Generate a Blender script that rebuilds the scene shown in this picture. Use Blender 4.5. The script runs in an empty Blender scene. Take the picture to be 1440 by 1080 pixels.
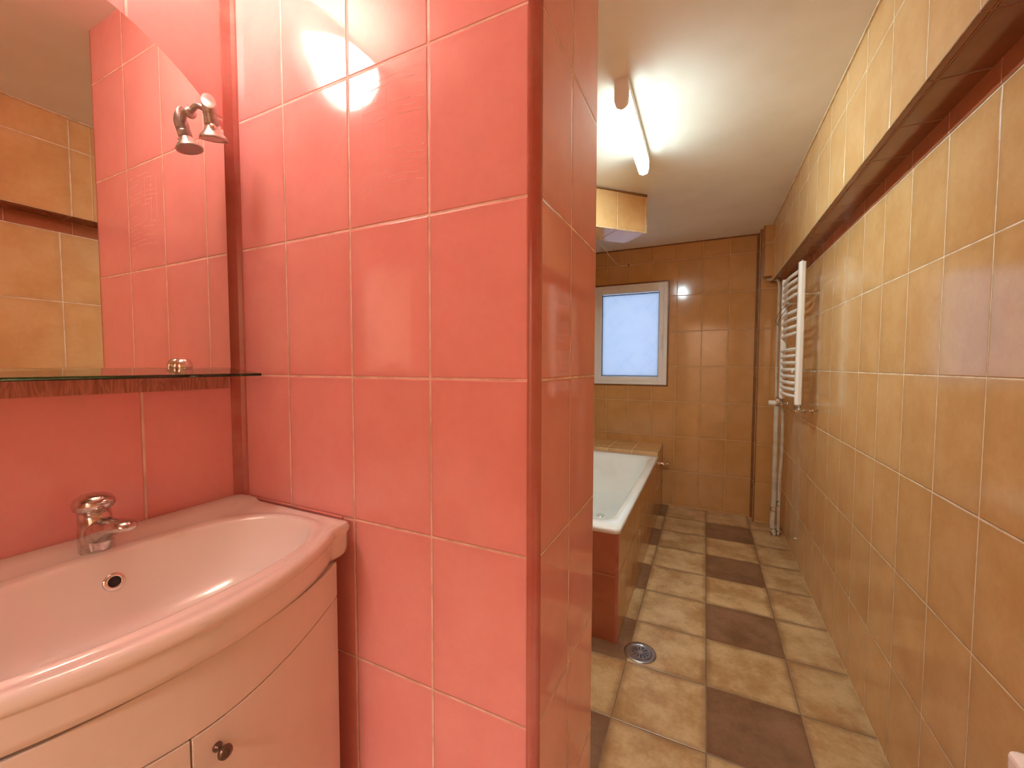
import bpy, bmesh, math, random
from mathutils import Vector, Matrix
random.seed(4)
PI = math.pi
S = bpy.context.scene
COL = S.collection

# ------------------------------------------------------------------ helpers
def lin(r, g, b):
    f = lambda c: (c/255/12.92) if c/255 <= .04045 else ((c/255+.055)/1.055)**2.4
    return (f(r), f(g), f(b), 1)

class NB:
    """small node builder"""
    def __init__(s, name):
        s.m = bpy.data.materials.new(name); s.m.use_nodes = True
        s.t = s.m.node_tree; s.n = s.t.nodes; s.l = s.t.links
        s.n.clear()
        s.out = s.n.new('ShaderNodeOutputMaterial')
    def node(s, typ, ins=None, **kw):
        n = s.n.new(typ)
        for k, v in kw.items(): setattr(n, k, v)
        for k, v in (ins or {}).items():
            if isinstance(v, bpy.types.NodeSocket): s.l.new(v, n.inputs[k])
            else: n.inputs[k].default_value = v
        return n
    def math(s, op, a, b=None, c=None, clamp=False):
        i = {0: a}
        if b is not None: i[1] = b
        if c is not None: i[2] = c
        return s.node('ShaderNodeMath', i, operation=op, use_clamp=clamp).outputs[0]
    def mix(s, f, a, b, blend='MIX'):
        n = s.n.new('ShaderNodeMix'); n.data_type = 'RGBA'; n.blend_type = blend
        for k, v in ((0, f), (6, a), (7, b)):
            if isinstance(v, bpy.types.NodeSocket): s.l.new(v, n.inputs[k])
            else: n.inputs[k].default_value = v
        return n.outputs[2]
    def smooth(s, x, lo, hi):
        return s.node('ShaderNodeMapRange', {0: x, 1: lo, 2: hi, 3: 0., 4: 1.}, interpolation_type='SMOOTHSTEP').outputs[0]

def simple(name, col, rough=.4, metal=0., coat=0., noise=None, bump=None, ior=1.5, emit=None):
    """principled with optional colour mottling (scale, second colour) and bump (scale, distance)"""
    b = NB(name)
    p = b.node('ShaderNodeBsdfPrincipled', {'Roughness': rough, 'Metallic': metal, 'IOR': ior, 'Coat Weight': coat, 'Coat Roughness': .05})
    tc = b.node('ShaderNodeTexCoord').outputs['Object']
    if noise:
        nz = b.node('ShaderNodeTexNoise', {'Vector': tc, 'Scale': noise[0], 'Detail': 5., 'Roughness': .6}).outputs[0]
        f = b.smooth(nz, noise[2] if len(noise) > 2 else .35, noise[3] if len(noise) > 3 else .7)
        b.l.new(b.mix(f, col, noise[1]), p.inputs['Base Color'])
    else: p.inputs['Base Color'].default_value = col
    if bump:
        nz = b.node('ShaderNodeTexNoise', {'Vector': tc, 'Scale': bump[0], 'Detail': 3.}).outputs[0]
        b.l.new(b.node('ShaderNodeBump', {'Height': nz, 'Distance': bump[1], 'Strength': 1.}).outputs[0], p.inputs['Normal'])
    if emit:
        p.inputs['Emission Color'].default_value = emit[0]; p.inputs['Emission Strength'].default_value = emit[1]
    b.l.new(p.outputs[0], b.out.inputs[0])
    return b.m

def tile_mat(name, ca, cb, grout, Tu, Tv, g=.003, rough=.12, tilt=.004, wave=.0004, dark=None, spots=0., edge=.12, coat=0., groutbump=.0012, var=.08):
    """ceramic tiles laid on the UV grid (one tile per UV unit)"""
    b = NB(name)
    uv = b.node('ShaderNodeUVMap').outputs[0]
    sp = b.node('ShaderNodeSeparateXYZ', {0: uv})
    u, v = sp.outputs[0], sp.outputs[1]
    iu, iv = b.math('FLOOR', u), b.math('FLOOR', v)
    fu, fv = b.math('FRACT', u), b.math('FRACT', v)
    du = b.math('MULTIPLY', b.math('MINIMUM', fu, b.math('SUBTRACT', 1., fu)), Tu)
    dv = b.math('MULTIPLY', b.math('MINIMUM', fv, b.math('SUBTRACT', 1., fv)), Tv)
    m = b.math('MINIMUM', du, dv)
    tile = b.smooth(m, g*.35, g*.6)
    height = b.smooth(m, g*.3, g*.5+.0022)
    idv = b.node('ShaderNodeCombineXYZ', {0: iu, 1: iv, 2: 3.7}).outputs[0]
    wn = b.node('ShaderNodeTexWhiteNoise', {0: idv}, noise_dimensions='3D')
    rnd = wn.outputs['Value']; rc = wn.outputs['Color']
    # mottling differs from tile to tile
    geo = b.node('ShaderNodeNewGeometry').outputs['Position']
    off = b.node('ShaderNodeVectorMath', {0: rc, 1: (37., 37., 37.)}, operation='MULTIPLY').outputs[0]
    pos = b.node('ShaderNodeVectorMath', {0: geo, 1: off}, operation='ADD').outputs[0]
    n1 = b.node('ShaderNodeTexNoise', {'Vector': pos, 'Scale': 7., 'Detail': 5., 'Roughness': .6}).outputs[0]
    n2 = b.node('ShaderNodeTexNoise', {'Vector': pos, 'Scale': 70., 'Detail': 6., 'Roughness': .75}).outputs[0]
    f = b.math('ADD', b.math('MULTIPLY', b.smooth(n1, .3, .7), .75), b.math('MULTIPLY', b.math('SUBTRACT', n2, .5), .9), clamp=True)
    col = b.mix(f, ca, cb)
    if dark:   # alternate tiles of every second column are dark brown
        h = b.math('MULTIPLY', iu, .5)
        even = b.math('LESS_THAN', b.math('FRACT', b.math('ADD', h, .001)), .4)
        chk = b.math('LESS_THAN', b.math('FRACT', b.math('ADD', b.math('MULTIPLY', b.math('ADD', iv, h), .5), .001)), .4)
        dk = b.math('MULTIPLY', even, chk)
        col = b.mix(dk, col, b.mix(f, dark[0], dark[1]))
    # glaze is a shade deeper towards the tile edge
    ed = b.math('SUBTRACT', 1., b.smooth(b.math('ADD', m, b.math('MULTIPLY', b.math('SUBTRACT', n1, .5), .03)), .0, .03))
    col = b.mix(b.math('MULTIPLY', ed, edge), col, (ca[0]*.45, ca[1]*.35, ca[2]*.3, 1))
    sc = b.math('ADD', 1-var/2, b.math('MULTIPLY', rnd, var))
    col = b.node('ShaderNodeVectorMath', {0: col, 'Scale': sc}, operation='SCALE').outputs[0]
    n3 = b.node('ShaderNodeTexNoise', {'Vector': geo, 'Scale': 25., 'Detail': 3.}).outputs[0]
    gcol = b.mix(b.smooth(n3, .35, .7), grout, (grout[0]*.75, grout[1]*.68, grout[2]*.6, 1))
    col = b.mix(tile, gcol, col)
    rg = b.mix(tile, (.6, .6, .6, 1), (rough, rough, rough, 1))
    tl = b.node('ShaderNodeVectorMath', {0: b.node('ShaderNodeVectorMath', {0: rc, 1: (.5, .5, .5)}, operation='SUBTRACT').outputs[0], 'Scale': tilt}, operation='SCALE').outputs[0]
    nrm = b.node('ShaderNodeNewGeometry').outputs['Normal']
    base = b.node('ShaderNodeVectorMath', {0: b.node('ShaderNodeVectorMath', {0: nrm, 1: tl}, operation='ADD').outputs[0]}, operation='NORMALIZE').outputs[0]
    wv = b.node('ShaderNodeTexNoise', {'Vector': pos, 'Scale': 9., 'Detail': 1.}).outputs[0]
    b1 = b.node('ShaderNodeBump', {'Height': wv, 'Distance': wave, 'Strength': 1., 'Normal': base}).outputs[0]
    b2 = b.node('ShaderNodeBump', {'Height': height, 'Distance': groutbump, 'Strength': 1., 'Normal': b1}).outputs[0]
    p = b.node('ShaderNodeBsdfPrincipled', {'Base Color': col, 'Roughness': rg, 'Normal': b2, 'IOR': 1.55, 'Coat Weight': coat, 'Coat Roughness': .04})
    b.l.new(p.outputs[0], b.out.inputs[0])
    return b.m

def mk(name, bm, mat, parent=None, smooth=False, kind=None, label=None, cat=None, group=None, bevel=0, seg=2, loc=None):
    bmesh.ops.recalc_face_normals(bm, faces=bm.faces)
    me = bpy.data.meshes.new(name); bm.to_mesh(me); bm.free()
    if smooth:
        for p in me.polygons: p.use_smooth = True
    for mm in (mat if isinstance(mat, (list, tuple)) else [mat]): me.materials.append(mm)
    o = bpy.data.objects.new(name, me); COL.objects.link(o)
    if loc: o.location = loc
    if parent: o.parent = parent
    if bevel:
        md = o.modifiers.new('bevel', 'BEVEL'); md.width = bevel; md.segments = seg; md.limit_method = 'ANGLE'; md.angle_limit = math.radians(40)
        md.harden_normals = False
    if kind: o['kind'] = kind
    if label: o['label'] = label
    if cat: o['category'] = cat
    if group: o['group'] = group
    return o

def thing(name, label, cat, loc=(0, 0, 0), rotz=0, group=None, kind=None):
    o = bpy.data.objects.new(name, None); COL.objects.link(o); o.empty_display_size = .05
    o.location = loc; o.rotation_euler = (0, 0, rotz)
    if kind: o['kind'] = kind
    if label: o['label'] = label
    if cat: o['category'] = cat
    if group: o['group'] = group
    return o

def box(bm, x0, x1, y0, y1, z0, z1, uv=None):
    """axis aligned box; uv = (ox, oy, oz, Tu, Tv, Th) lays the tile grid in metres"""
    vs = [bm.verts.new((x, y, z)) for x in (x0, x1) for y in (y0, y1) for z in (z0, z1)]
    F = [((0, 1, 3, 2), 0), ((4, 6, 7, 5), 0), ((0, 4, 5, 1), 1), ((2, 3, 7, 6), 1), ((0, 2, 6, 4), 2), ((1, 5, 7, 3), 2)]
    if uv: L = bm.loops.layers.uv.verify()
    fs = []
    for idx, ax in F:
        f = bm.faces.new([vs[i] for i in idx]); fs.append(f)
        if uv: uvface(f, L, ax, uv)
    return fs
def uvface(f, L, ax, uv):
    ox, oy, oz, Tu, Tv = uv[:5]; Th = uv[5] if len(uv) > 5 else Tu
    for lp in f.loops:
        c = lp.vert.co
        if ax == 0: lp[L].uv = ((c.y-oy)/Tu, (c.z-oz)/Tv)
        elif ax == 1: lp[L].uv = ((c.x-ox)/Tu, (c.z-oz)/Tv)
        else: lp[L].uv = ((c.x-ox)/Tu, (c.y-oy)/Th)
def prism(bm, pts, z0, z1, uv=None):
    """vertical prism over a plan polygon"""
    a = [bm.verts.new((x, y, z0)) for x, y in pts]; b_ = [bm.verts.new((x, y, z1)) for x, y in pts]
    n = len(pts); fs = []
    if uv: L = bm.loops.layers.uv.verify()
    for i in range(n):
        j = (i+1) % n
        f = bm.faces.new((a[i], a[j], b_[j], b_[i])); fs.append(f)
        if uv: uvface(f, L, 0 if abs(pts[i][0]-pts[j][0]) < abs(pts[i][1]-pts[j][1]) else 1, uv)
    for q in (a[::-1], b_):
        f = bm.faces.new(q); fs.append(f)
        if uv: uvface(f, L, 2, uv)
    return fs
def loft(bm, rings, cap0=True, cap1=True, closed=True):
    R = [[bm.verts.new(p) for p in r] for r in rings]
    n = len(R[0])
    for a, b_ in zip(R, R[1:]):
        for i in range(n if closed else n-1):
            j = (i+1) % n
            bm.faces.new((a[i], a[j], b_[j], b_[i]))
    if cap0: bm.faces.new(R[0][::-1])
    if cap1: bm.faces.new(R[-1])
    return R
def frame_of(d):
    d = Vector(d).normalized()
    u = d.cross(Vector((0, 0, 1)))
    if u.length < 1e-3: u = d.cross(Vector((0, 1, 0)))
    u.normalize(); return u, u.cross(d).normalized()
def tube(bm, path, r, n=12, caps=True, sx=1., sy=1.):
    P = [Vector(p) for p in path]; rs = r if isinstance(r, (list, tuple)) else [r]*len(P)
    rings = []; u = None
    for i, p in enumerate(P):
        d = (P[min(i+1, len(P)-1)]-P[max(i-1, 0)]).normalized()
        if u is None: u, w = frame_of(d)
        else:
            u = (u-d*u.dot(d)).normalized(); w = d.cross(u)
        rings.append([p+(u*math.cos(t)*sx+w*math.sin(t)*sy)*rs[i] for t in [2*PI*k/n for k in range(n)]])
    loft(bm, rings, caps, caps)
def lathe(bm, prof, n=24, M=None, caps=True):
    """prof: list of (radius, height) about local z"""
    M = M or Matrix.Identity(4)
    rings = [[M @ Vector((max(r, 1e-4)*math.cos(2*PI*k/n), max(r, 1e-4)*math.sin(2*PI*k/n), z)) for k in range(n)] for r, z in prof]
    loft(bm, rings, caps, caps)
def axis(o, d, roll=0):
    d = Vector(d).normalized()
    return Matrix.Translation(Vector(o)) @ d.to_track_quat('Z', 'Y').to_matrix().to_4x4()
def bez(pts, n=12):
    """Catmull-Rom through pts"""
    P = [Vector(p) for p in pts]; P = [P[0]*2-P[1]]+P+[P[-1]*2-P[-2]]; out = []
    for i in range(1, len(P)-2):
        for k in range(n):
            t = k/n
            out.append(.5*((2*P[i])+(P[i+1]-P[i-1])*t+(2*P[i-1]-5*P[i]+4*P[i+1]-P[i+2])*t*t+(3*P[i]-P[i-1]-3*P[i+1]+P[i+2])*t**3))
    out.append(P[-2]); return out
def struct(name, bm, mat, **k): return mk(name, bm, mat, kind='structure', **k)
B = bmesh.new

# ------------------------------------------------------------------ measures (metres)
XL, XR = -1.045, .5413          # side walls
YB, YF = 3.797, -1.15           # window wall, wall behind the camera
ZC = 2.29                       # ceiling
PY0, PY1, PX1 = .62, 1.0, -.25  # pink partition stub
TV = .303
Z0 = 1.5175                     # a horizontal joint of the wall tiles
# ------------------------------------------------------------------ materials
M = {}
M['pink'] = tile_mat('pink_tile', lin(240, 166, 162), lin(245, 177, 172), lin(248, 222, 208), .2, TV, g=.0042, rough=.065, edge=.06, tilt=.0022, var=.05, wave=.0005)
M['beige'] = tile_mat('beige_tile', lin(214, 166, 108), lin(228, 186, 131), lin(246, 232, 204), .2, TV, g=.0035, rough=.12, edge=.10, var=.05, tilt=.003)
M['beige_back'] = tile_mat('beige_tile_window_wall', lin(198, 146, 86), lin(210, 158, 98), lin(230, 196, 150), .2, .3056, g=.003, rough=.11, edge=.12, var=.05, tilt=.0015)
M['floor'] = tile_mat('floor_tile', lin(176, 134, 86), lin(224, 194, 146), lin(132, 104, 78), .3029, .3029, g=.0035, rough=.28, edge=.5, var=.1,
                      dark=(lin(112, 78, 56), lin(156, 118, 88)), groutbump=.0008)
M['ceil'] = simple('ceiling_paint', lin(240, 234, 222), .6, noise=(2.2, lin(232, 224, 208)), bump=(8, .0015))
M['underside_shade_tile'] = tile_mat('underside_shade_tile', lin(138, 82, 50), lin(152, 94, 60), lin(180, 130, 90), .2, .2, g=.003, rough=.14, edge=.1)  # brown stands in for the shade under the overhead casing
M['plaster'] = simple('added_hallway_plaster', lin(238, 226, 208), .7)
M['lam'] = simple('added_hallway_floorboards', lin(170, 130, 90), .4)
M['trim_red'] = simple('red_brown_tile_trim', lin(190, 122, 112), .18, noise=(9, lin(184, 100, 90)))
M['trim_pink'] = simple('pink_joint_filler', lin(226, 150, 138), .4)
M['terracotta'] = tile_mat('terracotta_tile', lin(172, 108, 76), lin(184, 118, 86), lin(216, 160, 130), .42, .303, g=.003, rough=.13, edge=.1)
M['terracotta_strip'] = tile_mat('terracotta_strip', lin(176, 108, 76), lin(188, 120, 86), lin(216, 160, 130), .2, TV, g=.003, rough=.13, edge=.05)
M['trim_brown'] = simple('brown_tile_trim', lin(140, 92, 52), .25, noise=(9, lin(118, 74, 40)))
M['trim_beige'] = simple('cream_joint_filler', lin(230, 205, 165), .5, noise=(30, lin(200, 170, 130)))
M['ceramic'] = simple('white_ceramic', lin(240, 236, 230), .10, coat=.3)
M['enamel'] = simple('bath_enamel', lin(244, 246, 242), .14, coat=.3, noise=(5, lin(236, 238, 232)))
M['lacquer'] = simple('white_lacquered_board', lin(236, 230, 222), .3, noise=(6, lin(230, 222, 212)))
M['chrome'] = simple('worn_chrome', (.72, .7, .68, 1), .16, metal=1., noise=(60, (.42, .38, .36, 1), .45, .75), bump=(120, .0002))
M['chrome_clean'] = simple('chrome', (.82, .81, .8, 1), .08, metal=1.)
M['steel'] = simple('dull_stainless_steel', (.5, .5, .5, 1), .32, metal=1., noise=(40, (.35, .34, .33, 1)))
M['knob'] = simple('dark_pewter', (.2, .15, .12, 1), .25, metal=.9)
M['glue'] = simple('dried_glue', lin(255, 218, 206), .8)
M['black'] = simple('dark_gap', (.012, .008, .008, 1), .7)
M['upvc'] = simple('white_plastic_frame', lin(244, 242, 238), .35, noise=(4, lin(238, 234, 228)))
M['seal'] = simple('black_rubber_seal', (.02, .02, .025, 1), .5)
M['radiator'] = simple('radiator_enamel', lin(242, 240, 232), .3)
M['pipe'] = simple('pipe_paint', lin(214, 204, 184), .4, noise=(14, lin(196, 180, 156)))
M['plastic'] = simple('white_plastic', lin(230, 226, 216), .4)
M['cable'] = simple('pale_cord', lin(232, 206, 176), .5)
M['wire'] = simple('dark_wire', (.06, .045, .035, 1), .5, metal=.5)
M['satin'] = simple('satin_nickel', (.55, .5, .47, 1), .34, metal=.85, noise=(80, (.4, .36, .34, 1), .4, .75))
M['lens'] = simple('frosted_lens', (.42, .36, .34, 1), .18)

def wood():
    b = NB('wood_grain_laminate')
    tc = b.node('ShaderNodeTexCoord').outputs['Object']
    mp = b.node('ShaderNodeMapping', {0: tc, 3: (1., 14., 2.2)}).outputs[0]
    n = b.node('ShaderNodeTexNoise', {'Vector': mp, 'Scale': 2.6, 'Detail': 2., 'Distortion': 1.3}).outputs[0]
    s = b.math('SINE', b.math('MULTIPLY', n, 46.))
    f = b.node('ShaderNodeTexNoise', {'Vector': b.node('ShaderNodeMapping', {0: tc, 3: (1., 260., 12.)}).outputs[0], 'Scale': 1., 'Detail': 3.}).outputs[0]
    g = b.math('ADD', b.math('MULTIPLY', s, .28), b.math('MULTIPLY', f, 1.1), clamp=True)
    c = b.mix(g, lin(150, 92, 74), lin(206, 144, 122))
    p = b.node('ShaderNodeBsdfPrincipled', {'Base Color': c, 'Roughness': .4})
    b.l.new(p.outputs[0], b.out.inputs[0]); return b.m
M['wood'] = wood()

def mirror_mat():
    b = NB('mirror_glass')
    p = b.node('ShaderNodeBsdfPrincipled', {'Base Color': (.88, .88, .86, 1), 'Metallic': 1., 'Roughness': .008})
    b.l.new(p.outputs[0], b.out.inputs[0]); return b.m
M['mirror'] = mirror_mat()
def shelf_glass():
    b = NB('green_tinted_glass')
    g = b.node('ShaderNodeBsdfPrincipled', {'Base Color': (.72, .86, .76, 1), 'Roughness': .02, 'Transmission Weight': 1., 'IOR': 1.5})
    b.l.new(g.outputs[0], b.out.inputs[0])
    v = b.node('ShaderNodeVolumeAbsorption', {'Color': (.45, .72, .5, 1), 'Density': 14.})
    b.l.new(v.outputs[0], b.out.inputs[1]); return b.m
M['glass'] = shelf_glass()
def emitter(name, col, strength):
    b = NB(name)
    p = b.node('ShaderNodeBsdfPrincipled', {'Base Color': (.8, .8, .8, 1), 'Roughness': .3, 'Emission Color': col, 'Emission Strength': strength})
    b.l.new(p.outputs[0], b.out.inputs[0]); return b.m
TUBE_C, TUBE_S = (.78, 1., 1.02, 1), 122.
WARM_C, WARM_S = (1., .765, .69, 1), 14.5
M['tube'] = emitter('lit_diffuser', TUBE_C, TUBE_S)
M['tube_side'] = emitter('lit_diffuser_side', TUBE_C, 7.)
M['bowl'] = emitter('lit_opal_glass', WARM_C, WARM_S)
M['bulb'] = emitter('lit_bulb', WARM_C, 190.)
def pane():
    b = NB('frosted_patterned_glass')
    tc = b.node('ShaderNodeTexCoord').outputs['Object']
    sp = b.node('ShaderNodeSeparateXYZ', {0: tc})
    nz = b.node('ShaderNodeTexNoise', {'Vector': tc, 'Scale': 9., 'Detail': 3.}).outputs[0]
    def lines(sgn):
        a = b.math('ADD', sp.outputs[2], b.math('MULTIPLY', sp.outputs[0], sgn))
        a = b.math('ADD', a, b.math('MULTIPLY', nz, .035))
        fr = b.math('FRACT', b.math('MULTIPLY', a, 7.5))
        return b.math('SUBTRACT', 1., b.smooth(b.math('ABSOLUTE', b.math('SUBTRACT', fr, .5)), .0, .10))
    ln = b.math('MULTIPLY', b.math('ADD', lines(-1.15), b.math('MULTIPLY', lines(1.3), .55)), b.smooth(nz, .4, .65))
    c = b.mix(b.math('MULTIPLY', ln, .3, clamp=True), (.88, .92, .96, 1), (.66, .74, .84, 1))
    c = b.mix(b.math('MULTIPLY', b.smooth(nz, .35, .65), .12), c, (.7, .78, .9, 1))
    tr = b.node('ShaderNodeBsdfTranslucent', {0: c})
    gl = b.node('ShaderNodeBsdfGlossy', {0: (1, 1, 1, 1), 1: .2})
    mx = b.node('ShaderNodeMixShader', {0: .05, 1: tr.outputs[0], 2: gl.outputs[0]})
    b.l.new(mx.outputs[0], b.out.inputs[0]); return b.m
M['pane'] = pane()

# ------------------------------------------------------------------ the room
TUV = lambda ox, oy, oz=Z0, Tu=.2, Tv=TV: (ox, oy, oz, Tu, Tv)
W = .12
bm = B(); box(bm, XL-W, XR+W, YF-W, YB+W, -.1, 0, uv=(.028, 1.3878, 0, .3029, .3029)); struct('floor', bm, M['floor'])
bm = B(); box(bm, XL-W, XR+W, YF-W, YB+W, ZC, ZC+.1); struct('ceiling', bm, M['ceil'])
# left wall: pink beside the basin, beige along the bath
bm = B(); box(bm, XL-W, XL, YF-W, PY1, 0, ZC, uv=TUV(0, .4205, 1.8205)); struct('wall_left', bm, M['pink'])
bm = B(); box(bm, XL-W, XL, PY1, YB+W, 0, ZC, uv=TUV(0, 1.2)); struct('wall_left_alcove', bm, M['beige'])
bm = B(); box(bm, XR, XR+W, 1.0151, YB+W, 0, ZC, uv=TUV(0, 1.2151)); box(bm, XR, XR+W, YF-W, 1.0151, 0, ZC, uv=TUV(0, 1.1751)); struct('wall_right', bm, M['beige'])
# unseen doorway and lit hallway, added behind the camera for fill light
DX0, DX1, DZ = -.42, .40, 2.02
bm = B()
for q in ((XL-W, DX0, 0, ZC), (DX1, XR+W, 0, ZC), (DX0, DX1, DZ, ZC)): box(bm, q[0], q[1], YF-W, YF, q[2], q[3], uv=TUV(0, 0))
struct('wall_front', bm, M['beige'])
HY = YF-W-1.5
bm = B()
box(bm, -1.5, 1.4, HY-.1, HY, 0, 2.5); box(bm, -1.6, -1.5, HY-.1, YF-W, 0, 2.5); box(bm, 1.4, 1.5, HY-.1, YF-W, 0, 2.5)
box(bm, -1.5, XL-W, YF-W-.05, YF-W, 0, 2.5); box(bm, XR+W, 1.4, YF-W-.05, YF-W, 0, 2.5); box(bm, XL-W, XR+W, YF-W-.05, YF-W, ZC, 2.5)
struct('wall_added_hallway', bm, M['plaster'])
bm = B(); box(bm, -1.6, 1.5, HY-.1, YF-W, 2.5, 2.6); struct('ceiling_added_hallway', bm, M['plaster'])
bm = B(); box(bm, -1.6, 1.5, HY-.1, YF-W, -.1, 0); struct('floor_added_hallway', bm, M['lam'])
bm = B()
box(bm, DX0-.0, DX0+.03, YF-W-.01, YF+.01, 0, DZ); box(bm, DX1-.03, DX1, YF-W-.01, YF+.01, 0, DZ); box(bm, DX0+.03, DX1-.03, YF-W-.01, YF+.01, DZ-.03, DZ)
struct('door_added_1', bm, M['lacquer'], bevel=.003)
hall_fill = bpy.data.lights.new('added_hallway_fill', 'AREA'); hall_fill.shape = 'DISK'; hall_fill.size = .6; hall_fill.energy = 38; hall_fill.color = (1., .78, .70)  # added light, evens out basin and partition
ho = bpy.data.objects.new('added_hallway_fill', hall_fill); COL.objects.link(ho); ho.location = (-.05, YF-W-.75, 2.46)
# window wall with its opening
WX0, WX1, WZ0, WZ1 = -.957, -.305, 1.066, 1.975
bm = B(); buv = (-.2354, 0, 1.5374, .2, .3056)
for q in ((XL-W, WX0, 0, ZC), (WX1, XR+W, 0, ZC), (WX0, WX1, 0, WZ0), (WX0, WX1, WZ1, ZC)):
    box(bm, q[0], q[1], YB, YB+W, q[2], q[3], uv=buv)
struct('wall_back', bm, M['beige_back'])
# partition stub between basin and bath, all four sides pink tile
bm = B(); r = .018
prism(bm, [(XL, PY0), (PX1-r, PY0), (PX1-r, PY0+r), (PX1, PY0+r), (PX1, PY1), (XL, PY1)], 0, ZC, uv=TUV(-.2663, .80))
struct('wall_partition', bm, M['pink'])
def quarter(name, cx, cy, r, a0, z0, z1, mat, n=8):
    bm = B(); pts = [(cx, cy)]+[(cx+r*math.cos(a0+PI/2*k/n), cy+r*math.sin(a0+PI/2*k/n)) for k in range(n+1)]
    prism(bm, pts, z0, z1); return struct(name, bm, mat)
quarter('trim_1', PX1-r, PY0+r, r+.0006, -PI/2, 0, ZC, M['trim_red'])
# hollow corner trim between basin wall and partition
bm = B(); a = .017
pts = [(XL, PY0), (XL, PY0-a)]+[(XL+a-a*math.cos(t), PY0-a+a*math.sin(t)) for t in [PI/2*k/8 for k in range(1, 8)]]+[(XL+a, PY0)]
pts = [(XL, PY0), (XL, PY0-.026), (XL+.003, PY0-.026), (XL+.007, PY0-.017), (XL+.011, PY0-.009), (XL+.017, PY0-.003), (XL+.019, PY0)]
prism(bm, pts, 0.0, ZC); struct('trim_2', bm, M['trim_red'])
# overhead casing along the right wall
XU, ZU = .433, 1.876
bm = B(); fs = box(bm, XU, XR, .849, YB, ZU, ZC, uv=(.45, 1.449, 2.161, .2, TV, .2)); fs[4].material_index = 1; fs = box(bm, XU, XR, YF, .849, ZU, ZC, uv=(.45, 1.383, 2.161, .2, TV, .2)); fs[4].material_index = 1; struct('wall_casing_right', bm, [M['beige'], M['underside_shade_tile']])
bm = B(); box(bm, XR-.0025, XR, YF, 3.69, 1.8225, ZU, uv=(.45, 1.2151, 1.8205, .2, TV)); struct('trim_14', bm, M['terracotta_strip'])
bm = B(); tube(bm, [(XU+.002, YF, ZU+.002), (XU+.002, YB-.2, ZU+.002)], .0042, 8); struct('trim_3', bm, M['trim_beige'])
bm = B(); box(bm, XU-.006, XU, YF, YB-.2, ZC-.007, ZC); struct('trim_4', bm, M['trim_beige'])
bm = B(); box(bm, XL, .37, YB-.006, YB, ZC-.010, ZC); struct('trim_5', bm, M['trim_brown'])
# pipe casing in the far right corner: slim below, wider above
bm = B(); box(bm, .362, XR, 3.69, YB, 0, ZC, uv=(.362, 3.6, 1.5315, .2, .3045)); struct('wall_casing_corner', bm, M['beige_back'])
bm = B(); box(bm, .376, XU+.002, 3.60, 3.69, 1.915, ZC, uv=(.17, 3.6, 2.16, .3, .6)); struct('wall_casing_corner_upper', bm, M['beige_back'])
quarter('trim_6', .362+.010, 3.69+.010, .0125, PI, 0, ZC, M['trim_brown'])
quarter('trim_7', .376+.008, 3.60+.008, .0095, PI, 1.913, ZC, M['trim_brown'])
bm = B(); box(bm, .350, .362, YB-.012, YB, 0, ZC); struct('trim_8', bm, M['trim_brown'])
# diagonal boxed hood under the ceiling above the bath
def hood():
    A = Vector((-.350, 2.655)); d = Vector((-.7071, -.7071)); nrm = Vector((-.7071, .7071))
    L_, D_ = 1.0, .215; z0, z1 = 2.057, ZC
    bm = B(); Luv = bm.loops.layers.uv.verify()
    c = [A, A+d*L_, A+d*L_+nrm*D_, A+nrm*D_]
    lo = [bm.verts.new((p.x, p.y, z0)) for p in c]; hi = [bm.verts.new((p.x, p.y, z1)) for p in c]
    def loc_(v): q = Vector((v.co.x, v.co.y))-A; return q.dot(d), q.dot(nrm), v.co.z
    for idx, mode in (((0, 1), 0), ((1, 2), 1), ((2, 3), 0), ((3, 0), 1)):
        f = bm.faces.new((lo[idx[0]], lo[idx[1]], hi[idx[1]], hi[idx[0]]))
        for lp in f.loops:
            s, t, z = loc_(lp.vert); lp[Luv].uv = ((s-.008)/.2 if mode == 0 else t/.2+.05, (z-2.065)/.303+.006)
    for q, zz in ((lo, 0), (hi, 1)):
        f = bm.faces.new(q)
        for lp in f.loops:
            s, t, z = loc_(lp.vert); lp[Luv].uv = ((s-.008)/.2, (t+.06)/.303)
    struct('wall_hood', bm, M['beige'])
    def strip(name, p, q, z, r, mat):
        bm = B(); tube(bm, [(p.x, p.y, z), (q.x, q.y, z)], r, 8); struct(name, bm, mat)
    strip('trim_9', A, A+d*L_, z0+.003, .005, M['trim_beige'])
    strip('trim_10', A, A+d*L_, z1-.006, .008, M['trim_brown'])
    bm = B(); tube(bm, [(A.x, A.y, z0), (A.x, A.y, z1)], .004, 8); struct('trim_11', bm, M['trim_beige'])
hood()

# ------------------------------------------------------------------ window
win = thing('window_1', 'small white plastic window with one frosted pane in the far wall', None, (0, 0, 0), kind='structure')
def ring_box(bm, x0, x1, z0, z1, w, y0, y1):
    box(bm, x0, x0+w, y0, y1, z0, z1); box(bm, x1-w, x1, y0, y1, z0, z1)
    box(bm, x0+w, x1-w, y0, y1, z0, z0+w); box(bm, x0+w, x1-w, y0, y1, z1-w, z1)
bm = B(); ring_box(bm, WX0+.004, WX1-.004, WZ0+.004, WZ1-.004, .042, YB-.004, YB+.07); mk('window_frame', bm, M['upvc'], win, bevel=.003)
bm = B(); ring_box(bm, WX0+.034, WX1-.034, WZ0+.034, WZ1-.034, .040, YB-.012, YB+.05); mk('window_sash', bm, M['upvc'], win, bevel=.005)
px0, px1, pz0, pz1 = WX0+.072, WX1-.072, WZ0+.076, WZ1-.086
bm = B(); ring_box(bm, px0, px1, pz0, pz1, .006, YB+.0, YB+.03); mk('window_seal', bm, M['seal'], win)
bm = B(); ring_box(bm, px0-.006, px1+.006, pz0-.016, pz1+.016, .0085, YB-.010, YB+.03); mk('glazing_bead', bm, M['upvc'], win, bevel=.002)
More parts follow.
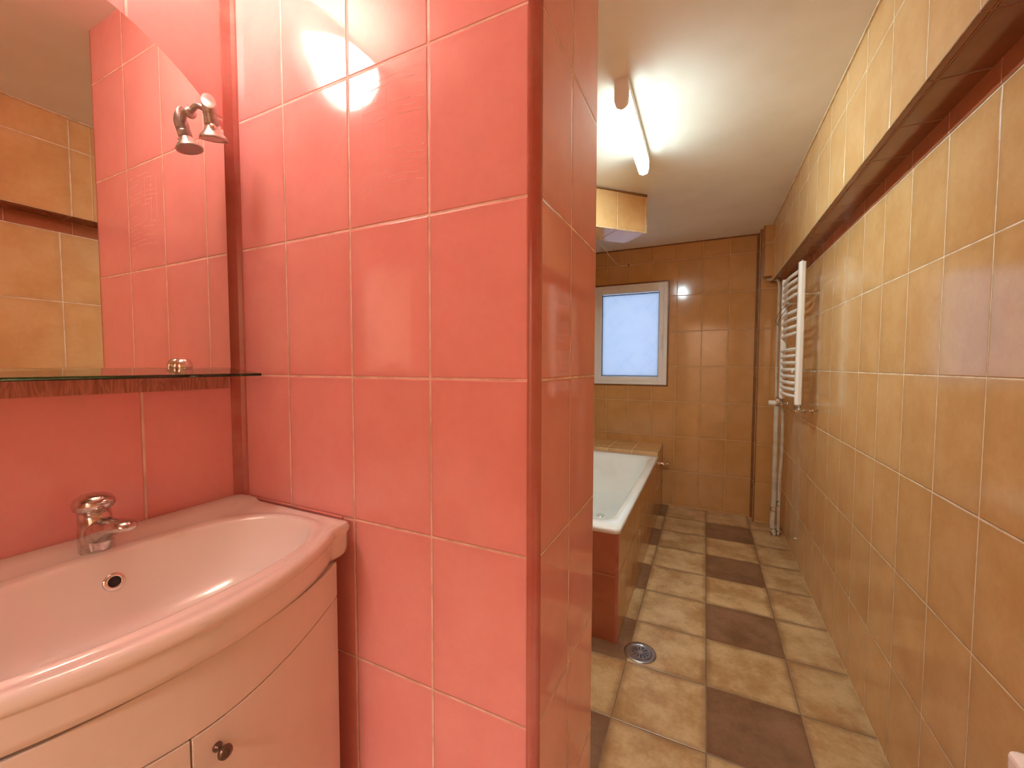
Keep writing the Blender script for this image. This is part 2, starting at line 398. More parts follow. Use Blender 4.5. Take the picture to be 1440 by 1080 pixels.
bm = B(); box(bm, px0+.002, px1-.002, YB+.016, YB+.020, pz0+.002, pz1-.002); mk('window_pane', bm, M['pane'], win)
bm = B(); ring_box(bm, WX0-.010, WX1+.010, WZ0-.010, WZ1+.010, .014, YB-.005, YB); struct('trim_12', bm, M['trim_brown'], bevel=.002)
hx = WX1-.050; hz = 1.50
bm = B(); box(bm, hx-.013, hx+.013, YB-.024, YB-.012, hz-.030, hz+.030)
tube(bm, [(hx, YB-.02, hz), (hx, YB-.052, hz)], .009, 12)
tube(bm, bez([(hx, YB-.052, hz+.008), (hx, YB-.056, hz-.03), (hx, YB-.050, hz-.115)]), .0095, 10, sy=.8)
mk('window_handle', bm, M['upvc'], win, smooth=False, bevel=.002)

# ------------------------------------------------------------------ ceiling tube lamp
TX, TY0, TY1 = -.300, 1.552, 2.165
lamp = thing('fluorescent_ceiling_lamp', 'lit fluorescent batten lamp with long diffuser on the ceiling', 'lamp', (TX, (TY0+TY1)/2, ZC))
hl = (TY1-TY0)/2
def dprof(w, top, bot, n=10):
    """D shaped section: straight sides then a round underside; list of (x, z)"""
    pts = [(-w, top), (-w, bot+w*1.1)]
    for k in range(n+1):
        t = PI+PI*k/n; pts.append((w*math.cos(t)*.98, bot+w*1.05+math.sin(t)*w*1.05))
    pts += [(w, bot+w*1.1), (w, top)]; return pts
bm = B(); loft(bm, [[(x, y, z) for x, z in dprof(.024, -.018, -.099)] for y in (-hl+.022, hl-.02)])
bm.normal_update()
for f_ in bm.faces:
    if abs(f_.normal.z) < .62: f_.material_index = 1
mk('diffuser', bm, [M['tube'], M['tube_side']], lamp)
bm = B(); box(bm, -.026, .026, -hl+.02, hl-.018, -.034, 0); mk('batten_housing', bm, M['plastic'], lamp, bevel=.003)
for s in (-1, 1):
    bm = B(); y = s*hl; loft(bm, [[(x, yy, z) for x, z in dprof(.0262, 0, -.1015)] for yy in (y, y-s*.024)]); mk('end_cap', bm, M['plastic'], lamp, bevel=.002)

# ------------------------------------------------------------------ bathtub and its tiled surround
TBX0, TBX1, TBY0, TBY1, TBZ = -1.042, -.330, 1.779, 3.385, .52
sur = thing('tiled_tub_surround', 'orange-brown tiled masonry casing around the bathtub with a raised ledge under the window', 'tub surround', (TBX1, TBY0, 0))
def sb(x0, x1, y0, y1, z0, z1, uvv):
    bm = B(); box(bm, x0, x1, y0, y1, z0, z1, uv=uvv)
    bmesh.ops.translate(bm, vec=(-TBX1, -TBY0, 0), verts=bm.verts); return bm
mk('side_panel', sb(TBX1-.05, TBX1, TBY0+.012, TBY1, 0, TBZ-.018, TUV(0, TBY0, .303)), M['beige_back'], sur)  # browner tile: the shade on this panel is put into its colour
mk('end_panel', sb(TBX0, TBX1-.012, TBY0, TBY0+.05, 0, TBZ-.018, TUV(-.3415-.2, 0, .303, .42, .303)), M['terracotta'], sur)
mk('ledge', sb(TBX0, TBX1, TBY1, YB, 0, .548, (-.33, 3.30, .245, .2, .303)), M['beige'], sur)
bm = B(); pts = [(-.012, .012)]+[(-.012+.0125*math.cos(-PI/2+PI/2*k/8), .012+.0125*math.sin(-PI/2+PI/2*k/8)) for k in range(9)]
prism(bm, pts, 0, TBZ-.018); mk('corner_trim', bm, M['trim_red'], sur)
bm = B(); box(bm, -.006, .002, YB-TBY0-.012, YB-TBY0, 0, .548); mk('edge_trim', bm, M['trim_brown'], sur)

def rrect(x0, x1, y0, y1, r, z, n=8):
    out = []
    for cx, cy, a in ((x1-r, y1-r, 0), (x0+r, y1-r, PI/2), (x0+r, y0+r, PI), (x1-r, y0+r, 1.5*PI)):
        for k in range(n+1):
            t = a+PI/2*k/n; out.append((cx+r*math.cos(t), cy+r*math.sin(t), z))
    return out
tub = thing('bathtub', 'white enamel built-in bathtub behind the pink partition', 'bathtub', ((TBX0+TBX1)/2, (TBY0+TBY1)/2, .1))
bm = B(); ox, oy = (TBX0+TBX1)/2, (TBY0+TBY1)/2
X0, X1, Y0, Y1 = TBX0-ox, TBX1+.006-ox, TBY0-.006-oy, TBY1-oy
def tr(x0, x1, y0, y1, r, z): return rrect(X0+x0, X1-x1, Y0+y0, Y1-y1, r, z-.1)
rings = [tr(.010, .010, .010, .004, .02, TBZ-.028), tr(.0, .0, .0, .0, .025, TBZ-.022), tr(0, 0, 0, 0, .03, TBZ-.006), tr(.006, .006, .006, .004, .03, TBZ),
         tr(.035, .045, .095, .05, .07, TBZ-.002), tr(.045, .055, .108, .06, .085, TBZ-.008), tr(.055, .063, .122, .07, .09, TBZ-.025),
         tr(.075, .08, .15, .10, .10, TBZ-.12), tr(.10, .105, .20, .17, .11, TBZ-.28), tr(.13, .14, .26, .25, .11, TBZ-.365), tr(.18, .19, .33, .33, .09, TBZ-.395), tr(.26, .27, .5, .5, .06, TBZ-.40)]
loft(bm, rings, cap0=False); mk('tub_shell', bm, M['enamel'], tub, smooth=True)
bm = B(); lathe(bm, [(.0, .002), (.03, .002), (.034, 0), (.034, -.004)], 24, Matrix.Translation((0, Y1-.42, TBZ-.1-.395))); mk('tub_drain', bm, M['chrome_clean'], tub, smooth=True)
# small chip of missing enamel on the rim
bm = B(); lathe(bm, [(.0, .0012), (.004, .001), (.0055, 0)], 9, Matrix.Translation((X1-.006, 2.35-oy, TBZ-.1-.002))); mk('enamel_chip', bm, M['black'], tub, label='dark chip in the rim enamel')

# chrome stop valve next to the far end of the tub
val = thing('stop_valve', 'small chrome stop valve sticking out beside the far end of the bathtub', 'valve', (-.33, 3.74, .385))
bm = B(); tube(bm, [(0, 0, 0), (.02, 0, 0)], .014, 16); tube(bm, [(.0, -.0, 0), (.045, 0, 0)], .007, 12); tube(bm, [(.018, -.035, 0), (.018, .02, 0)], .0085, 12); mk('valve_body', bm, M['chrome_clean'], val)
bm = B(); tube(bm, [(.045, 0, 0), (.056, 0, 0)], [.014, .012], 14); tube(bm, [(.050, 0, -.022), (.050, 0, .022)], .005, 8); mk('valve_handle', bm, M['chrome_clean'], val)

# ------------------------------------------------------------------ floor drain
dr = thing('floor_drain', 'round steel floor drain with slotted grate beside the tub corner', 'drain', (-.229, 1.768, 0))
bm = B(); lathe(bm, [(.044, .0015), (.046, .004), (.052, .0035), (.062, .005), (.0665, .003), (.067, 0)], 40, caps=False); mk('drain_ring', bm, M['steel'], dr, smooth=True)
bm = B(); n = 48
lathe(bm, [(.0445, .0005), (.0445, -.0)], 40); mk('drain_well', bm, M['black'], dr)
bm = B()
lathe(bm, [(.0, .0042), (.011, .004), (.0125, .003), (.0125, .001)], 20)
for k in range(12):
    t = 2*PI*k/12
    c, s = math.cos(t), math.sin(t)
    vs = []
    for rr, hw in ((.010, .0016), (.037, .0068)):
        for sg in (-1, 1): vs.append((rr*c-sg*hw*s, rr*s+sg*hw*c))
    a0, a1, b0, b1 = vs
    prism(bm, [a0, b0, b1, a1], .0008, .0030)
lathe(bm, [(.0355, .001), (.0365, .0034), (.044, .0034), (.045, .001)], 40, caps=False)
mk('drain_grate', bm, M['steel'], dr)

# ------------------------------------------------------------------ towel radiator
RX, RY0, RY1 = .452, 2.62, 3.13; RZ0, RZ1 = 1.03, 1.79
rad = thing('towel_radiator', 'white ladder towel radiator on the right wall with curved rungs', 'radiator', (RX, (RY0+RY1)/2, RZ0))
ym = (RY1-RY0)/2
for s in (-1, 1):
    bm = B(); y = s*ym
    pr = [(-.016, -.016), (-.004, -.0205), (.010, -.019), (.014, -.014), (.014, .014), (.010, .019), (-.004, .0205), (-.016, .016)]
    prism(bm, [(x, y+yy) for x, yy in pr], 0, RZ1-RZ0); mk('post', bm, M['radiator'], rad, bevel=.002)
for k, z in enumerate([1.748, 1.71, 1.67, 1.63, 1.542, 1.50, 1.457, 1.418, 1.332, 1.295, 1.257, 1.218, 1.18, 1.144, 1.109, 1.072]):
    bm = B(); pts = [(-.004-.018*(1-(2*t/14-1)**2), -ym+2*ym*t/14, z-RZ0) for t in range(15)]
    tube(bm, pts, .0095, 12); mk('rung', bm, M['radiator'], rad, smooth=True)
for s in (-1, 1):
    for z in (.18, .60):
        bm = B(); tube(bm, [(.01, s*(ym-.07), z), (XR-RX, s*(ym-.07), z)], .008, 10)
        tube(bm, [(-.022, s*(ym-.07), z), (.012, s*(ym-.07), z)], .011, 12); mk('wall_bracket', bm, M['plastic'], rad)
bm = B(); lathe(bm, [(.006, 0), (.007, .008), (.003, .012)], 12, Matrix.Translation((0, -ym, RZ1-RZ0))); mk('air_vent', bm, M['chrome'], rad, smooth=True)
v = bm = B(); tube(bm, [(0, -ym, 0), (0, -ym, -.03)], .010, 12); tube(bm, [(-.012, -ym, -.032), (XR-RX, -ym, -.032)], [.012, .009], 12)
tube(bm, [(.018, -ym, -.032), (.034, -ym, -.032)], .015, 6); tube(bm, [(.05, -ym, -.032), (.066, -ym, -.032)], .015, 6); tube(bm, [(-.026, -ym, -.032), (-.012, -ym, -.032)], .009, 12)
mk('return_valve', bm, M['chrome'], rad, label='chrome return valve under the near post')
bm = B(); tube(bm, [(0, ym, 0), (0, ym, -.035)], .011, 12); tube(bm, [(0, ym, -.035), (0.02, ym+.32, -.035)], .010, 12); tube(bm, [(-.028, ym+.0, -.035), (.028, ym, -.035)], .015, 8)
tube(bm, [(.018, ym+.27, -.035), (.022, ym+.34, -.035)], .017, 8); tube(bm, [(.03, ym+.03, -.035), (.06, ym+.3, -.040)], .009, 10)
mk('supply_valve', bm, M['chrome'], rad)
bm = B(); tube(bm, [(-.028, ym, -.035), (-.036, ym, -.035), (-.072, ym, -.033)], [.012, .017, .016], 16); mk('thermostat_knob', bm, M['plastic'], rad, label='white plastic thermostat knob')

# pipes
def pipe(name, label, pts, r, mat='pipe', extra=None):
    o = thing(name, label, 'pipe', Vector(pts[0]))
    P = [Vector(p)-Vector(pts[0]) for p in pts]
    bm = B(); tube(bm, bez(P, 8), r, 14); mk('pipe_run', bm, M[mat], o, smooth=True)
    if extra:
        for i, (p, d, rr, L_) in enumerate(extra):
            bm = B(); q = Vector(p)-Vector(pts[0]); dd = Vector(d).normalized(); tube(bm, [q-dd*L_/2, q+dd*L_/2], rr, 10); mk('pipe_fitting', bm, M['chrome'], o)
    return o
pipe('heating_pipe', 'thick white heating pipe running from the radiator valve to the floor', [(.472, 3.47, .985), (.472, 3.47, .60), (.474, 3.47, .30), (.470, 3.47, .16), (.466, 3.46, .08), (.476, 3.45, .0)], .0165,
     extra=[((.470, 3.47, .97), (0, 0, 1), .020, .03), ((.470, 3.47, .19), (0, 0, 1), .0195, .03), ((.472, 3.45, .03), (0, 0, 1), .019, .05)])
pipe('heating_pipe', 'thinner white heating pipe just right of the thick one below the radiator', [(.508, 3.455, .985), (.510, 3.455, .62), (.503, 3.455, .42), (.502, 3.455, .2), (.504, 3.455, .0)], .0098,
     extra=[((.508, 3.455, .97), (0, 0, 1), .013, .03), ((.501, 3.455, .24), (0, 0, 1), .013, .04), ((.503, 3.455, .02), (0, 0, 1), .012, .04)])
pipe('heating_pipe', 'white pipe dropping from the corner casing behind the radiator', [(.405, 3.66, 1.895), (.43, 3.62, 1.89), (.463, 3.57, 1.875), (.476, 3.55, 1.83), (.476, 3.55, 1.7), (.474, 3.55, 1.3), (.472, 3.50, .99)], .0095)
# bent wire on the rungs
wr = thing('wire_hook', 'thin dark bent wire hooked over the radiator rungs', 'wire', (.40, 2.72, 1.56))
bm = B(); tube(bm, bez([(.02, -.06, .035), (-.005, .06, .01), (-.012, .2, -.01), (-.008, .29, -.05), (.0, .25, -.075), (-.012, .18, -.06), (-.008, .02, -.02), (.02, -.05, .01)], 6), .0016, 6); mk('wire_loop', bm, M['wire'], wr)
# washing line across the bath
ln = thing('washing_line', 'pale cord slung across the bath alcove to a hook above the window', 'cord', (-.647, YB, 2.148))
bm = B(); tube(bm, bez([(.0, -.004, 0), (-.06, -.10, -.020), (-.10, -.30, .01), (-.14, -.60, .06), (-.35, -1.30, .12), (-.392, -1.9, .13)], 10), .0026, 8); mk('cord_run', bm, M['cable'], ln, smooth=True)
bm = B(); tube(bm, [(0, 0, 0), (0, -.014, 0)], .007, 10); mk('wall_hook', bm, M['trim_brown'], ln)

# ------------------------------------------------------------------ wash basin
BC = Vector((-.775, .303)); BZ = .914
def outer(t):
    """plan outline of the basin, t = angle about its centre"""
    c, s = math.cos(t), math.sin(t)
    # march along the ray until outside
    def inside(x, y):
        if x < XL+.001: return False
        dy = abs(y-.303)
        if dy > .308: return False
        wing = x <= (-.664 if dy > .272 else -.672)
        k = max(0., 1-(dy/.276)**2)
        front = -.672+.094*k**.9 if dy < .276 else -9
        return wing or x <= front
    lo, hi = 0., .8
    for _ in range(26):
        m_ = (lo+hi)/2
        if inside(BC.x+c*m_, BC.y+s*m_): lo = m_
        else: hi = m_
    return lo
N = 300
def bowl_r(t, ax, ay, e=2.4):
    c, s = abs(math.cos(t)), abs(math.sin(t))
    return (((c/ax)**e+(s/ay)**e))**(-1/e)
OUT = [outer(2*PI*k/N) for k in range(N)]
for _ in range(1): OUT = [(OUT[k-1]+2*OUT[k]+OUT[(k+1) % N])/4 for k in range(N)]
def ring(f, z, shift=0.):
    out = []
    for k in range(N):
        t = 2*PI*k/N; r_ = f(t, OUT[k]); out.append((BC.x+shift+math.cos(t)*r_, BC.y+math.sin(t)*r_, z(t, r_) if callable(z) else z))
    return out
FC = -.012   # bowl centre shift from BC
def inset(d): return lambda t, o: max(o-d, .01)
def bowl(ax, ay, e=2.3): return lambda t, o: min(bowl_r(t, ax, ay, e), o-.008)
def backlift(base):   # deck steps up gently towards the wall
    def z(t, r_):
        x = BC.x+math.cos(t)*r_
        k = min(1, max(0, (-.965-x)/.012)); return base+.007*k*k*(3-2*k)
    return z
basin = thing('wash_basin', 'white ceramic basin with bowed front on the vanity cabinet under the mirror', 'basin', (XL, .303, .80))
def mix2(a, b_, w): return lambda t, o: a(t, o)*(1-w)+b_(t, o)*w
bw_ = bowl(.158, .271)
rings = [ring(inset(.026), .852), ring(inset(.016), .846), ring(inset(.010), .850), ring(inset(.0065), .862), ring(inset(.0055), .889), ring(inset(.0045), .892), ring(inset(.0), .8955), ring(inset(.0), .903), ring(inset(.0025), backlift(.909)), ring(inset(.007), backlift(.9128)),
         ring(inset(.013), backlift(BZ)), ring(mix2(inset(.013), bw_, .25), backlift(BZ-.0008)), ring(mix2(inset(.013), bw_, .5), backlift(BZ-.0015)), ring(mix2(inset(.013), bw_, .72), backlift(BZ-.001)), ring(mix2(inset(.013), bw_, .86), BZ+.0012),
         ring(bowl(.1545, .2685), BZ+.0006), ring(bowl(.151, .265), BZ-.0012), ring(bowl(.1475, .2615), BZ-.0045), ring(bowl(.1445, .258), BZ-.010), ring(bowl(.138, .248, 2.25), BZ-.026),
         ring(bowl(.128, .230, 2.2), BZ-.055), ring(bowl(.112, .200, 2.1), BZ-.088), ring(bowl(.088, .15, 2.), BZ-.112), ring(bowl(.055, .09, 2.), BZ-.122), ring(bowl(.024, .024, 2.), BZ-.126)]
bm = B(); loft(bm, rings, cap0=False, cap1=True); bmesh.ops.translate(bm, vec=(-XL, -.303, -.80), verts=bm.verts)
mk('basin_shell', bm, M['ceramic'], basin, smooth=True)
# overflow ring on the back wall of the bowl
oq = Vector((-.9065, .317, .868)); od = Vector((.93, 0, .36))
Mx = axis(oq-Vector((XL, .303, .80)), od)
bm = B(); lathe(bm, [(.0088, .0), (.0088, .0035), (.0105, .0042), (.0145, .003), (.0155, .0)], 28, Mx, caps=False); mk('overflow_ring', bm, M['chrome_clean'], basin, smooth=True)
bm = B(); lathe(bm, [(.0, .0012), (.0090, .0012)], 24, Mx, caps=False); mk('overflow_hole', bm, M['black'], basin, label='dark overflow hole')
bm = B(); lathe(bm, [(.0, .004), (.014, .003), (.021, .001), (.022, -.002)], 24, Matrix.Translation((BC.x-XL, 0, BZ-.126-.80+.001))); mk('basin_drain', bm, M['chrome_clean'], basin, smooth=True)
# bead of sealant where basin meets partition
bm = B(); tube(bm, [(-1.03, PY0-.003, .9125), (-.70, PY0-.003, .911)], .0032, 8); struct('trim_13', bm, M['trim_pink'])

# ------------------------------------------------------------------ faucet
FX, FY, FZ = -.968, .316, BZ-.001
fa = thing('basin_faucet', 'worn chrome single-lever mixer tap standing on the back of the basin', 'faucet', (FX, FY, FZ), math.radians(8))
def ell(cx, cz, rx, ry, n=24, tilt=0.):
    return [(cx+rx*math.cos(2*PI*k/n), ry*math.sin(2*PI*k/n), cz+tilt*rx*math.cos(2*PI*k/n)) for k in range(n)]
bm = B(); loft(bm, [ell(.004, 0, .0265, .0225), ell(.004, .006, .0265, .0228), ell(.004, .03, .0262, .0225), ell(.003, .055, .0245, .0218), ell(.0, .072, .0225, .0215)]); mk('faucet_body', bm, M['chrome'], fa, smooth=True)
# beak shaped spout
bm = B(); rs = []
for x, zc, hz_, hw in ((.004, .030, .028, .0205), (.018, .034, .026, .0215), (.034, .041, .0205, .0215), (.052, .047, .0150, .0205), (.070, .051, .0120, .019), (.084, .0525, .0100, .0165), (.094, .052, .0068, .012), (.098, .0515, .0025, .005)):
    rs.append([(x, hw*math.cos(2*PI*k/20), zc+hz_*math.sin(2*PI*k/20)) for k in range(20)])
loft(bm, rs); mk('spout', bm, M['chrome'], fa, smooth=True)
bm = B(); loft(bm, [ell(.0, .071, .0215, .0215), ell(.0, .074, .027, .0255, tilt=.03), ell(.001, .079, .0305, .0275, tilt=.05), ell(.001, .086, .0305, .0275, tilt=.06), ell(.0, .0935, .0265, .0238, tilt=.06), ell(-.001, .0985, .0185, .0165, tilt=.06), ell(-.001, .1005, .008, .007, tilt=.06)])
mk('lever_cap', bm, M['chrome'], fa, smooth=True)
bm = B(); rs = []
for x, zc, hz_, hw in ((.015, .086, .0065, .014), (.026, .088, .006, .0125), (.036, .090, .0045, .010), (.042, .091, .002, .006)):
    rs.append([(x, hw*math.cos(2*PI*k/14), zc+hz_*math.sin(2*PI*k/14)) for k in range(14)])
loft(bm, rs); mk('lever', bm, M['chrome'], fa, smooth=True)

# ------------------------------------------------------------------ vanity cabinet
CY0, CY1, CC = .036, .570, .303
def front(y, off=0.):
    k = max(0., 1-((y-CC)/.30)**2); return -.688+.088*k**.85+off
cab = thing('vanity_cabinet', 'white lacquered two-door vanity cabinet with bowed front beneath the basin', 'cabinet', (XL, CC, 0))
def curved(y0, y1, zlo, zhi, depth=.018, off=0., n=28):
    """bowed board between y0 and y1; zlo/zhi are functions of y"""
    bm = B(); F = []
    for k in range(n+1):
        y = y0+(y1-y0)*k/n; x = front(y, off)
        F.append([(x, y, zlo(y)), (x, y, zhi(y)), (x-depth, y, zhi(y)), (x-depth, y, zlo(y))])
    loft(bm, F); bmesh.ops.translate(bm, vec=(-XL, -CC, 0), verts=bm.verts); return bm
def seam(y):
    d = abs(y-CC); t = min(1, d/.262)
    return .7475+.0255*(t*t*(3-2*t))
mk('fascia', curved(CY0, CY1, seam, lambda y: .842), M['lacquer'], cab, bevel=.0012)
gap = .0022
for (a_, b_, kx) in ((CC-.024+gap/2, CY1, 1), (CY0, CC-.024-gap/2, -1)):
    d_ = mk('door', curved(a_, b_, lambda y: .09, lambda y: seam(y)-gap), M['lacquer'], cab, bevel=.0012)
    ky = CC-.024+kx*.030; kz = .711
    nx = Vector((1, -(front(ky+.001)-front(ky-.001))/.002, 0)).normalized()
    bm = B(); lathe(bm, [(.0062, .0), (.0062, .003), (.0035, .006), (.0035, .010), (.0075, .014), (.0095, .018), (.0085, .022), (.003, .0245)], 18, axis((front(ky)-XL, ky-CC, kz), nx))
    mk('knob', bm, M['knob'], d_, smooth=True)
bm = B()
pts = [(XL+.004, CY0+.002), (XL+.004, CY1-.001)]+[(front(CY1-.001-(CY1-CY0-.003)*k/24, -.0195), CY1-.001-(CY1-CY0-.003)*k/24) for k in range(25)]
prism(bm, [p for p in pts], .06, .085)
box(bm, XL+.004, front(CY1)-.020, CY1-.017, CY1-.001, .085, .835); box(bm, XL+.004, front(CY0)-.020, CY0+.002, CY0+.018, .085, .835); box(bm, XL+.004, XL+.010, CY0+.018, CY1-.017, .085, .78)
bmesh.ops.translate(bm, vec=(-XL, -CC, 0), verts=bm.verts); mk('carcass', bm, M['lacquer'], cab)
bm = B(); box(bm, .02, .30, CY0-CC+.02, CY1-CC-.02, 0, .06); mk('plinth', bm, M['lacquer'], cab)

# ------------------------------------------------------------------ mirror, shelf, lamps above the basin
MX = -1.020; MYC = .290; MH = .291
def arch(y, R_=.358, zc=1.572):
    return zc+math.sqrt(max(0, R_*R_-(y-MYC)**2))
def archpts(h, zb, dz=0., n=40):
    pts = [(MYC-h, zb), (MYC+h, zb)]
    for k in range(n+1):
        y = MYC+h-2*h*k/n; pts.append((y, arch(y)+dz))
    return pts
def slab_x(pts, x0, x1):
    bm = B(); loft(bm, [[(x0, y, z) for y, z in pts], [(x1, y, z) for y, z in pts]]); return bm
mir = thing('wall_mirror', 'arched frameless mirror on a wood-grain board above the basin', 'mirror', (XL, MYC, 1.184))
def sh(bm): bmesh.ops.translate(bm, vec=(-XL, -MYC, -1.184), verts=bm.verts); return bm
mk('mirror_glass', sh(slab_x(archpts(MH, 1.224), MX-.005, MX)), M['mirror'], mir)
mk('backing_board', sh(slab_x(archpts(MH-.002, 1.184, -.012), XL+.001, MX-.0055)), M['wood'], mir, label='brown wood-grain board behind the glass')

shf = thing('glass_shelf', 'narrow greenish glass shelf in front of the mirror foot', 'shelf', (MX, MYC, 1.222))
bm = B(); box(bm, .001, .120, -.288, .288, -.003, .003)
for v_ in bm.verts: v_.co.z += .0085-(v_.co.x-.001)/.119*.0125
mk('shelf_pane', bm, M['glass'], shf, bevel=.0006)
for s in (-1, 1):
    bm = B(); Mx = Matrix.Translation((0, s*.188, .002))
    lathe(bm, [(.0175, .0), (.0175, .013), (.015, .021), (.009, .026), (.002, .028)], 24, axis((0.0, s*.188, .012), (1, 0, .25)))
    mk('shelf_holder', bm, M['chrome_clean'], shf, smooth=True)

# twin-collar reading lamp on the mirror edge (off)
lx, ly = -.966, .522
sp = thing('mirror_spotlight', 'unlit satin metal spotlight on a curved arm at the right edge of the mirror', 'lamp', (lx, ly, 1.765))
def L(p): return (p[0]-lx, p[1]-ly, p[2]-1.765)
ax = Vector((-.15, .20, -.96)).normalized(); top = Vector(L((-.9625, .520, 1.797)))
bm = B(); tube(bm, bez([L((MX+.0, .514, 1.785)), L((MX+.024, .516, 1.795)), tuple(top+ax*.020)], 8), .0058, 12)
lathe(bm, [(.011, 0), (.011, .003), (.007, .005)], 16, axis(L((MX, .514, 1.785)), (1, 0, 0))); mk('arm', bm, M['satin'], sp, smooth=True)
# body cut off at a slant on top
u_, w_ = frame_of(ax)
def rg(c, r, slant=0.):
    out = []
    for k in range(24):
        t = 2*PI*k/24; o_ = u_*math.cos(t)*r+w_*math.sin(t)*r; out.append(c+o_-ax*slant*(o_.dot(Vector((-.86, .5, .0)))/r))
    return out
bm = B(); r0 = .0135
R_ = [rg(top-ax*.0025, r0*.93, .0165), rg(top-ax*.000, r0, .0165)]
for dd in (.012, .018, .0195, .021, .0225, .024, .0255, .027, .0285, .036):
    rr = r0*.90 if dd in (.0195, .0225, .0255) else r0
    R_.append(rg(top+ax*(dd+.006), rr, .0))
R_.append(rg(top+ax*.046, r0*.82))
loft(bm, R_); mk('lamp_head', bm, M['satin'], sp, smooth=True)
bm = B(); R_ = [rg(top+ax*.040, .009), rg(top+ax*.046, .0115), rg(top+ax*.056, .0165), rg(top+ax*.066, .0245), rg(top+ax*.069, .0262), rg(top+ax*.0725, .0262), rg(top+ax*.0725, .0245), rg(top+ax*.069, .022)]
loft(bm, R_, cap1=False); mk('lamp_shade', bm, M['satin'], sp, smooth=True)
bm = B(); loft(bm, [rg(top+ax*.070, .0245), rg(top+ax*.0715, .024)]); mk('lens', bm, M['lens'], sp)
bm = B(); lathe(bm, [(.0, .0045), (.004, .004), (.006, .001), (.006, -.003)], 14, axis(top+ax*.052+u_*.0105*0+Vector((.012, -.006, 0)), (1, -.5, .0))); mk('lamp_screw', bm, M['chrome_clean'], sp, smooth=True)

# half-bowl uplighter above the mirror
SY, SZ = .308, 2.124
sc = thing('wall_sconce', 'lit opal glass half-bowl uplighter on the wall above the mirror', 'lamp', (XL, SY, SZ))
bm = B(); R_ = []
n = 28
for s_, z in ((1., .036), (1., .030), (.97, .012), (.89, -.010), (.76, -.032), (.58, -.054), (.37, -.073), (.17, -.085), (.04, -.088)):
    R_.append([(.012+.105*s_*math.sin(PI*k/n), -.125*s_*math.cos(PI*k/n), z) for k in range(n+1)])
loft(bm, R_, cap0=False, cap1=False, closed=False)
o = mk('glass_bowl', bm, M['bowl'], sc, smooth=True)
md = o.modifiers.new('t', 'SOLIDIFY'); md.thickness = .003
bm = B(); box(bm, 0, .014, -.06, .06, -.05, .045); mk('wall_plate', bm, M['plastic'], sc, bevel=.003)
bm = B(); lathe(bm, [(.002, -.03), (.018, -.02), (.024, .0), (.018, .018), (.012, .03), (.012, .04)], 16, axis((.055, 0, .0), (0, 0, -1))); mk('bulb', bm, M['bulb'], sc, smooth=True)

# dried glue combed across one pink tile of the partition
bm = B(); rr = random.Random(7)
for k in range(17):
    z = 1.792-.0125*k; x = -.640+rr.uniform(0, .05); 
    while x < -.482:
        ln_ = rr.uniform(.02, .10); x1 = min(x+ln_, -.476)
        if rr.random() < .62:
            pts = []
            for q in range(9):
                xx = x+(x1-x)*q/8; a = (xx+.555)/.08
                pts.append((xx, PY0+.00012, z-.007*a*a+rr.uniform(-.0006, .0006)))
            tube(bm, pts, rr.uniform(.0004, .0006), 8)
        x = x1+rr.uniform(.004, .03)
for xx in (-.628, -.598, -.566):
    tube(bm, [(xx+rr.uniform(-.001, .001), PY0+.0001, 1.775-.02*q) for q in range(7)], .0004, 5)
mk('dried_glue', bm, M['glue'], kind='stuff', label='faint combed ridges of dried glue on a pink partition tile', cat='glue marks')

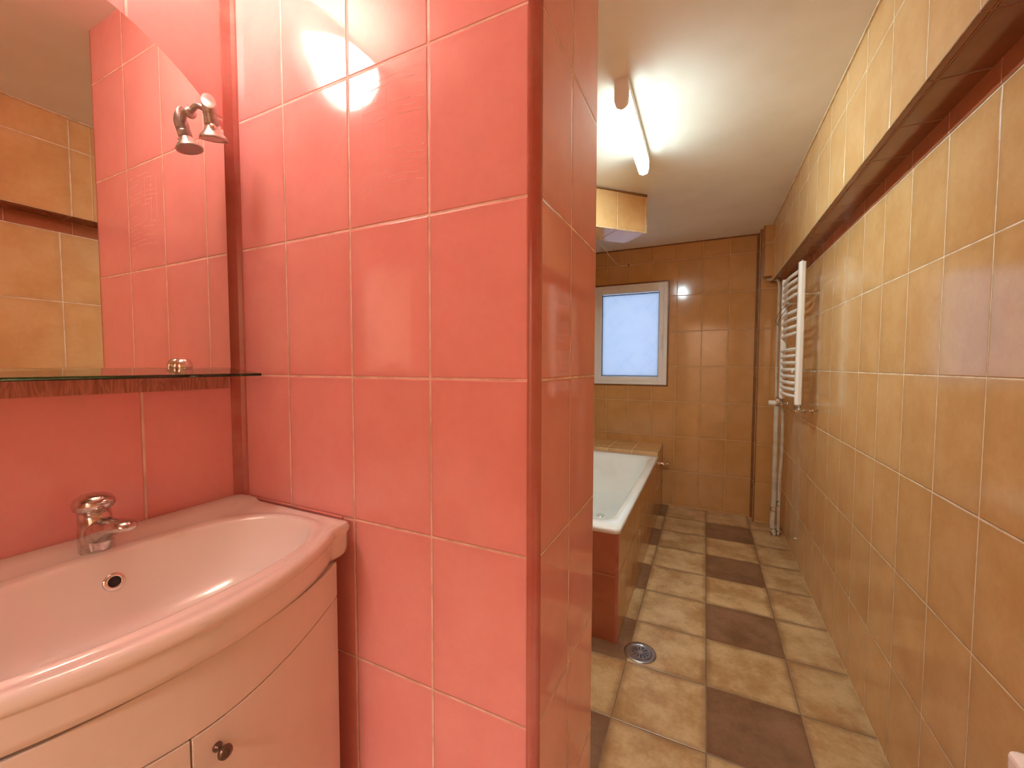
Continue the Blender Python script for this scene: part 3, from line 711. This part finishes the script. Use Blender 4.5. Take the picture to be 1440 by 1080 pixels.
# ------------------------------------------------------------------ toilet whose cistern corner shows at the lower right
to = thing('toilet', 'white ceramic toilet against the right wall, only its cistern corner in view', 'toilet', (.54, .495, 0))
bm = B(); box(bm, -.19, -.002, -.185, .185, .40, .745); mk('cistern', bm, M['ceramic'], to, bevel=.02, seg=4)
bm = B(); box(bm, -.199, -.001, -.195, .195, .745, .775); mk('cistern_lid', bm, M['ceramic'], to, bevel=.008, seg=3)
bm = B()
def oval(cx, ax_, ay_, z): return [(cx+ax_*math.cos(2*PI*k/36), ay_*math.sin(2*PI*k/36), z) for k in range(36)]
loft(bm, [oval(-.30, .20, .11, 0), oval(-.30, .19, .10, .05), oval(-.31, .18, .10, .18), oval(-.35, .22, .155, .32), oval(-.37, .235, .18, .385), oval(-.37, .235, .18, .40)]); mk('bowl', bm, M['ceramic'], to, smooth=True)
bm = B(); loft(bm, [oval(-.375, .225, .178, .401), oval(-.375, .235, .185, .408), oval(-.375, .235, .185, .425), oval(-.375, .22, .17, .433)]); mk('seat_lid', bm, M['plastic'], to, smooth=True)

# ------------------------------------------------------------------ daylight, camera
w = bpy.data.worlds.new('sky'); S.world = w; w.use_nodes = True
bg = w.node_tree.nodes['Background']; bg.inputs[0].default_value = (.60, .74, 1., 1); bg.inputs[1].default_value = .67

cam = bpy.data.cameras.new('camera'); co = bpy.data.objects.new('camera', cam); COL.objects.link(co); S.camera = co
F, YAW, PITCH, ROLL, H = 569.13, -.44577, -.04586, .0017, 1.2394
cam.sensor_fit = 'HORIZONTAL'; cam.sensor_width = 36; cam.lens = F/1440*36; cam.clip_start = .02
cy, sy = math.cos(YAW), math.sin(YAW)
fwd = Vector((sy, cy, 0)); right = Vector((cy, -sy, 0)); up = Vector((0, 0, 1))
f2 = fwd*math.cos(PITCH)+up*math.sin(PITCH); u2 = up*math.cos(PITCH)-fwd*math.sin(PITCH)
r3 = right*math.cos(ROLL)+u2*math.sin(ROLL); u3 = u2*math.cos(ROLL)-right*math.sin(ROLL)
co.matrix_world = Matrix(((r3.x, u3.x, -f2.x, 0), (r3.y, u3.y, -f2.y, 0), (r3.z, u3.z, -f2.z, H), (0, 0, 0, 1)))
S.view_settings.view_transform = 'Standard'; S.view_settings.look = 'None'; S.view_settings.gamma = 1; S.view_settings.use_curve_mapping = False
S.view_settings.exposure = 0.85
S.cycles.max_bounces = 10; S.cycles.diffuse_bounces = 6; S.cycles.glossy_bounces = 5; S.cycles.sample_clamp_indirect = 6
